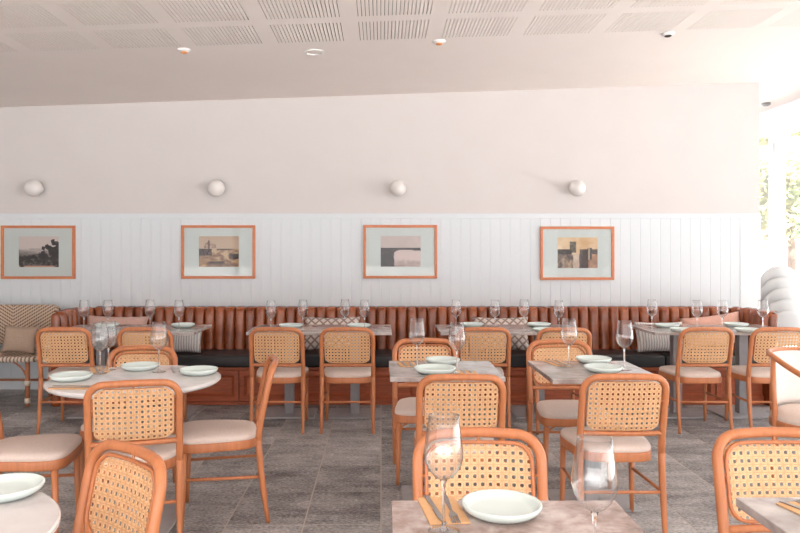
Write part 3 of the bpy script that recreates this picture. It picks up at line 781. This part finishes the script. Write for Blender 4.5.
# ------------------------------------------------------------------ tables
TH = 0.75
def pedestal(t, x, y, bw, bd, colw=0.078):
    b = link('base_plate', MB().add(box(x-bw/2, x+bw/2, y-bd/2, y+bd/2, 0.002, 0.014)).mesh('base_plate', bevel=0.003), 'base_steel', t)
    link('pedestal', MB().add(box(x-colw/2, x+colw/2, y-colw/2, y+colw/2, 0.014, TH-0.045)).mesh('pedestal', bevel=0.004), 'steel_paint', t)
    link('top_bracket', MB().add(box(x-0.2, x+0.2, y-0.03, y+0.03, TH-0.045, TH-0.025)).mesh('top_bracket', bevel=0.003), 'steel_paint', t)
def rect_table(cx, cy, wx, wy, mat, label, group, peds=((0, 0, 0.46, 0.44),)):
    t = root('dining_table', (cx, cy, 0), 0, label, 'table', group)
    link('tabletop', MB().add(box(-wx/2, wx/2, -wy/2, wy/2, TH-0.025, TH)).mesh('tabletop', bevel=0.003), mat, t)
    for p in peds: pedestal(t, *p)
    return t
def round_table(cx, cy, r, label):
    t = root('round_table', (cx, cy, 0), 0, label, 'table', 'round marble tables')
    link('tabletop', MB().add(lathe([(0, TH-0.025), (r-0.012, TH-0.025), (r, TH-0.014), (r, TH-0.005), (r-0.005, TH), (0, TH)], 72)).mesh('tabletop'), 'white_marble', t)
    pedestal(t, 0, 0, 0.44, 0.44)
    return t
two = ((-0.285, 0.02, 0.46, 0.36), (0.285, 0.02, 0.46, 0.36))
TY = 6.24
for cx, lab in ((-2.14, 'grey stone banquette table at the left end near the rattan bench'), (-0.51, 'grey stone banquette table, second from the left'),
                (1.09, 'grey stone banquette table, third from the left'), (2.85, 'grey stone banquette table at right end beside the stacked white chairs')):
    rect_table(cx, TY, 1.2, 0.64, 'grey_marble', lab, 'tables along the banquette', two)
rect_table(0.352, 4.08, 0.61, 0.58, 'grey_marble', 'square grey marble table in the middle between two facing cane chairs', 'square tables', ((0, 0.06, 0.46, 0.34),))
rect_table(1.185, 4.05, 0.59, 0.64, 'grey_marble', 'square grey marble table right of the middle one', 'square tables', ((0, 0.02, 0.46, 0.34),))
rect_table(0.325, 1.60, 0.595, 0.63, 'brown_marble', 'mottled brown stone table at front centre, cut by the bottom edge', 'square tables')
rect_table(1.255, 1.62, 0.60, 0.64, 'grey_marble', 'pale stone table in the bottom right corner', 'square tables')
round_table(-1.285, 3.77, 0.437, 'round white marble table left of centre with several plates')
round_table(-1.18, 1.67, 0.40, 'round white marble table cropped in the bottom left corner')

# ------------------------------------------------------------------ tableware
GP = [(0.0, 0.1215), (0.010, 0.123), (0.022, 0.130), (0.034, 0.143), (0.043, 0.160), (0.0468, 0.176), (0.0462, 0.195), (0.0425, 0.225), (0.038, 0.255), (0.0355, 0.275)]
bowl = lathe(GP + [(r-0.0011, z) for r, z in GP[::-1][:-1]] + [(0, 0.1235)], 28)
GM = {'bowl': MB().add(bowl).mesh('bowl', True),
      'stem': MB().add(lathe([(0, 0.003), (0.010, 0.004), (0.005, 0.012), (0.0036, 0.03), (0.0034, 0.09), (0.0045, 0.112), (0.009, 0.1225), (0, 0.1225)], 12)).mesh('stem', True),
      'foot': MB().add(lathe([(0, 0.0), (0.037, 0.0), (0.038, 0.0012), (0.02, 0.003), (0.008, 0.005), (0, 0.005)], 28)).mesh('foot', True)}
ORD = ['first', 'second', 'third', 'fourth']
def glass_at(x, y, label, s=1.0):
    t = root('wine_glass', (x, y, TH+0.0008), 0, label, 'wine glass', 'empty wine glasses')
    t.scale = (s, s, s)
    for k in ('bowl', 'stem', 'foot'): link(k, GM[k], 'solid_glass' if k == 'stem' else 'wine_glass', t)
PM = MB().add(lathe([(0, 0.003), (0.062, 0.003), (0.064, 0.0), (0.07, 0.0), (0.085, 0.006), (0.099, 0.016), (0.104, 0.026), (0.1035, 0.030), (0.100, 0.031), (0.095, 0.027), (0.086, 0.016), (0.075, 0.011), (0.0, 0.010)], 40)).mesh('plate', True)
def plate_at(x, y, label, dz=0.0, s=1.0):
    o = tag(link('plate', PM, 'ceramic', None, (x, y, TH+dz)), label, 'plate', 'pale mint plates'); o.scale = (s, s, s); return o
def px_table(px, py, z=TH):
    d = F*(EYE-z)/(py-252); return (px-381)*d/F, d
NK = MB().add(box(-0.05, 0.05, -0.095, 0.095, 0, 0.0035)).mesh('napkin', bevel=0.001)
KN = MB().add(prism([(-0.006, -0.1), (0.006, -0.1), (0.0075, -0.06), (0.005, -0.01), (0.0085, 0.0), (0.0095, 0.06), (0.004, 0.1), (-0.004, 0.1), (-0.005, 0.0), (-0.005, -0.01)], 0, 0.003)).mesh('knife', bevel=0.0008)
fk = MB().add(prism([(-0.006, -0.1), (0.006, -0.1), (0.0065, -0.06), (0.003, 0.02), (0.011, 0.045), (0.011, 0.055), (-0.011, 0.055), (-0.011, 0.045), (-0.003, 0.02), (-0.0065, -0.06)], 0, 0.003))
for k in range(4): fk.add(box(-0.0105+0.0058*k, -0.0105+0.0058*k+0.0032, 0.055, 0.098, 0.0, 0.003))
FK = fk.mesh('fork', bevel=0.0006)
def setting(x, y, rz, where, flip=0, napkin=True, fork=True):
    if napkin: tag(link('napkin', NK, 'napkin_paper', None, (x, y, TH+0.0005), rz), 'folded tan paper napkin on '+where, 'napkin', 'paper napkins')
    c, s_ = math.cos(rz), math.sin(rz); z = TH+0.0045 if napkin else TH+0.001
    tag(link('knife', KN, 'cutlery_steel', None, (x-0.018*c, y-0.018*s_, z), rz+flip+0.05), 'steel table knife on '+where, 'knife', 'cutlery')
    if fork: tag(link('fork', FK, 'cutlery_steel', None, (x+0.02*c, y+0.02*s_, z), rz+flip-0.06), 'steel table fork on '+where, 'fork', 'cutlery')

TN = ['left-end banquette table', 'second banquette table from left', 'third banquette table from left', 'right-end banquette table']
GX = [[(84, 331), (108, 331), (150, 330.5), (179, 331)], [(271, 332), (303, 330.5), (345, 330), (364.5, 331)],
      [(456, 330.5), (495, 331), (524, 330), (559, 331.5)], [(652, 330), (697, 331), (722.5, 331), (763, 331)]]
for tn, lst in zip(TN, GX):
    for o_, (px, py) in zip(ORD, lst):
        x, y = px_table(px, py); glass_at(x, y, '%s wine glass from the left on the %s' % (o_, tn), 0.94)
PX = [[(107, 328), (183, 328)], [(291, 328.5), (359, 328.5)], [(472, 327.5), (539, 327.5), (545, 333)], [(667, 328.5), (683, 333), (736, 327.5), (748, 333)]]
for tn, lst in zip(TN, PX):
    wd_ = ['left', 'right'] if len(lst) == 2 else (['left', 'upper right', 'lower right'] if len(lst) == 3 else ['upper left', 'lower left', 'upper right', 'lower right'])
    for o_, (px, py) in zip(wd_, lst):
        x, y = px_table(px, py-1.0); plate_at(x, y, 'pale mint plate, %s one on the %s' % (o_, tn))
# round table left of centre
for (px, py), lab in zip([(71, 381), (140, 370.5), (198.5, 375)], ['pale mint plate at the left rim of the marble round table', 'pale mint plate in the middle at back of marble round table', 'pale mint plate at the right rim of the marble round table']):
    x, y = px_table(px, py-1); plate_at(x, y, lab)
for (px, py), lab in zip([(100, 373.5), (108.5, 370), (159, 372)], ['left wine glass of the overlapping pair on the marble round table', 'right wine glass of the overlapping pair on marble round table', 'single wine glass behind right plate on the marble round table']):
    x, y = px_table(px, py); glass_at(x, y, lab)
x, y = px_table(70, 388); setting(x, y+0.01, PI/2, 'the left rim of the marble round table', 0)
x, y = px_table(100, 370); setting(x, y, 0.4, 'marble round table by the glass pair', 0)
x, y = px_table(176, 369.5); setting(x, y, 0.3, 'marble round table by the single glass', 0, False)
# middle grey table
for (px, py), lab in zip([(442.5, 364.5), (435, 374)], ['smaller upper pale mint plate on the middle grey table', 'lower pale mint plate nearer the viewer on the middle grey table']):
    x, y = px_table(px, py-1); plate_at(x, y, lab, 0, 1.0 if py < 370 else 1.1)
for (px, py), lab in zip([(417, 366.5), (457, 373)], ['left wine glass on the middle grey table', 'right wine glass on the middle grey table']):
    x, y = px_table(px, py); glass_at(x, y, lab)
x, y = px_table(407, 364.5); setting(x, y, 0.1, 'the back left of the middle grey table', PI)
x, y = px_table(468, 374); setting(x, y, 0.0, 'the right side of the middle grey table', 0)
# grey table right of middle
for (px, py), lab in zip([(593.5, 364), (603, 373)], ['upper pale mint plate on the grey table right of middle', 'lower pale mint plate on the grey table right of middle']):
    x, y = px_table(px, py-1.5); plate_at(x, y, lab)
for (px, py), lab in zip([(569, 366.5), (624.5, 370)], ['left wine glass on the grey table right of middle', 'right wine glass on the grey table right of middle']):
    x, y = px_table(px, py); glass_at(x, y, lab)
x, y = px_table(557, 363.5); setting(x, y, 0.15, 'back left of the grey table right of middle', PI)
# front centre table
plate_at(0.304, 1.815, 'large pale mint plate on the front centre table', 0, 0.97)
glass_at(0.148, 1.70, 'left wine glass on the front centre table')
glass_at(0.442, 1.49, 'right wine glass on the front centre table')
x, y = 0.157, 1.835; setting(x, y, 0.12, 'the front centre table', PI)
# bottom right and bottom left tables
setting(1.10, 1.80, 0.2, 'the pale table in bottom right corner', 0.1)
plate_at(*px_table(4, 495), 'pale mint plate on the round table in bottom left corner', 0, 0.98)

# ------------------------------------------------------------------ stacked white chairs
def shell(pts_fn, nu, nv, th=0.006):
    v = []; f = []
    for t_ in (0, th):
        for j in range(nv+1):
            for i in range(nu+1): v.append(pts_fn(-1+2*i/nu, j/nv, t_))
    W_ = nu+1; Q = W_*(nv+1)
    for j in range(nv):
        for i in range(nu):
            p = j*W_+i; f.append((p, p+1, p+W_+1, p+W_)); f.append((Q+p, Q+p+W_, Q+p+W_+1, Q+p+1))
    for i in range(nu): f.append((i, Q+i, Q+i+1, i+1)); p = nv*W_+i; f.append((p, p+1, Q+p+1, Q+p))
    for j in range(nv): p = j*W_; f.append((p, p+W_, Q+p+W_, Q+p)); p += nu; f.append((p, Q+p, Q+p+W_, p+W_))
    mb = MB(); mb.v = v; mb.f = f; return mb.mesh('shell', True)
SB = shell(lambda u, q, t_: (0.21*u*(1-0.45*max(0, q-0.6)**1.2*2.0), -0.2-0.09*q-0.04*(1-u*u)+t_, 0.45+0.37*q*(1-0.13*u*u*q)), 10, 8)
SS = shell(lambda u, q, t_: (u*(0.2+0.02*q), -0.2+0.42*q, 0.45+0.02*u*u-0.02*math.sin(PI*q)-t_-0.02*max(0, q-0.85)*6), 8, 8)
SLG = [MB().add(tube([(sx*0.19, sy, 0.445), (sx*0.22, sy*1.2, 0)], [0.014, 0.011], 8)).mesh('leg', True) for sx in (-1, 1) for sy in (-0.19, 0.19)]
def stacked(x, y, z, deg, label, group):
    t = root('stacking_chair', (x, y, z), math.radians(deg), label, 'chair', group)
    link('backrest', SB, 'white_plastic', t); link('seat', SS, 'white_plastic', t)
    for l_ in SLG: link('leg', l_, 'white_plastic', t)
names = ['bottom', 'second from bottom', 'middle', 'second from top', 'topmost']
for k in range(5): stacked(4.14, 7.62+0.035*k, 0.112*k, 0, 'white stacking chair, %s of the stack right of the wall end' % names[k], 'stacked white chairs')
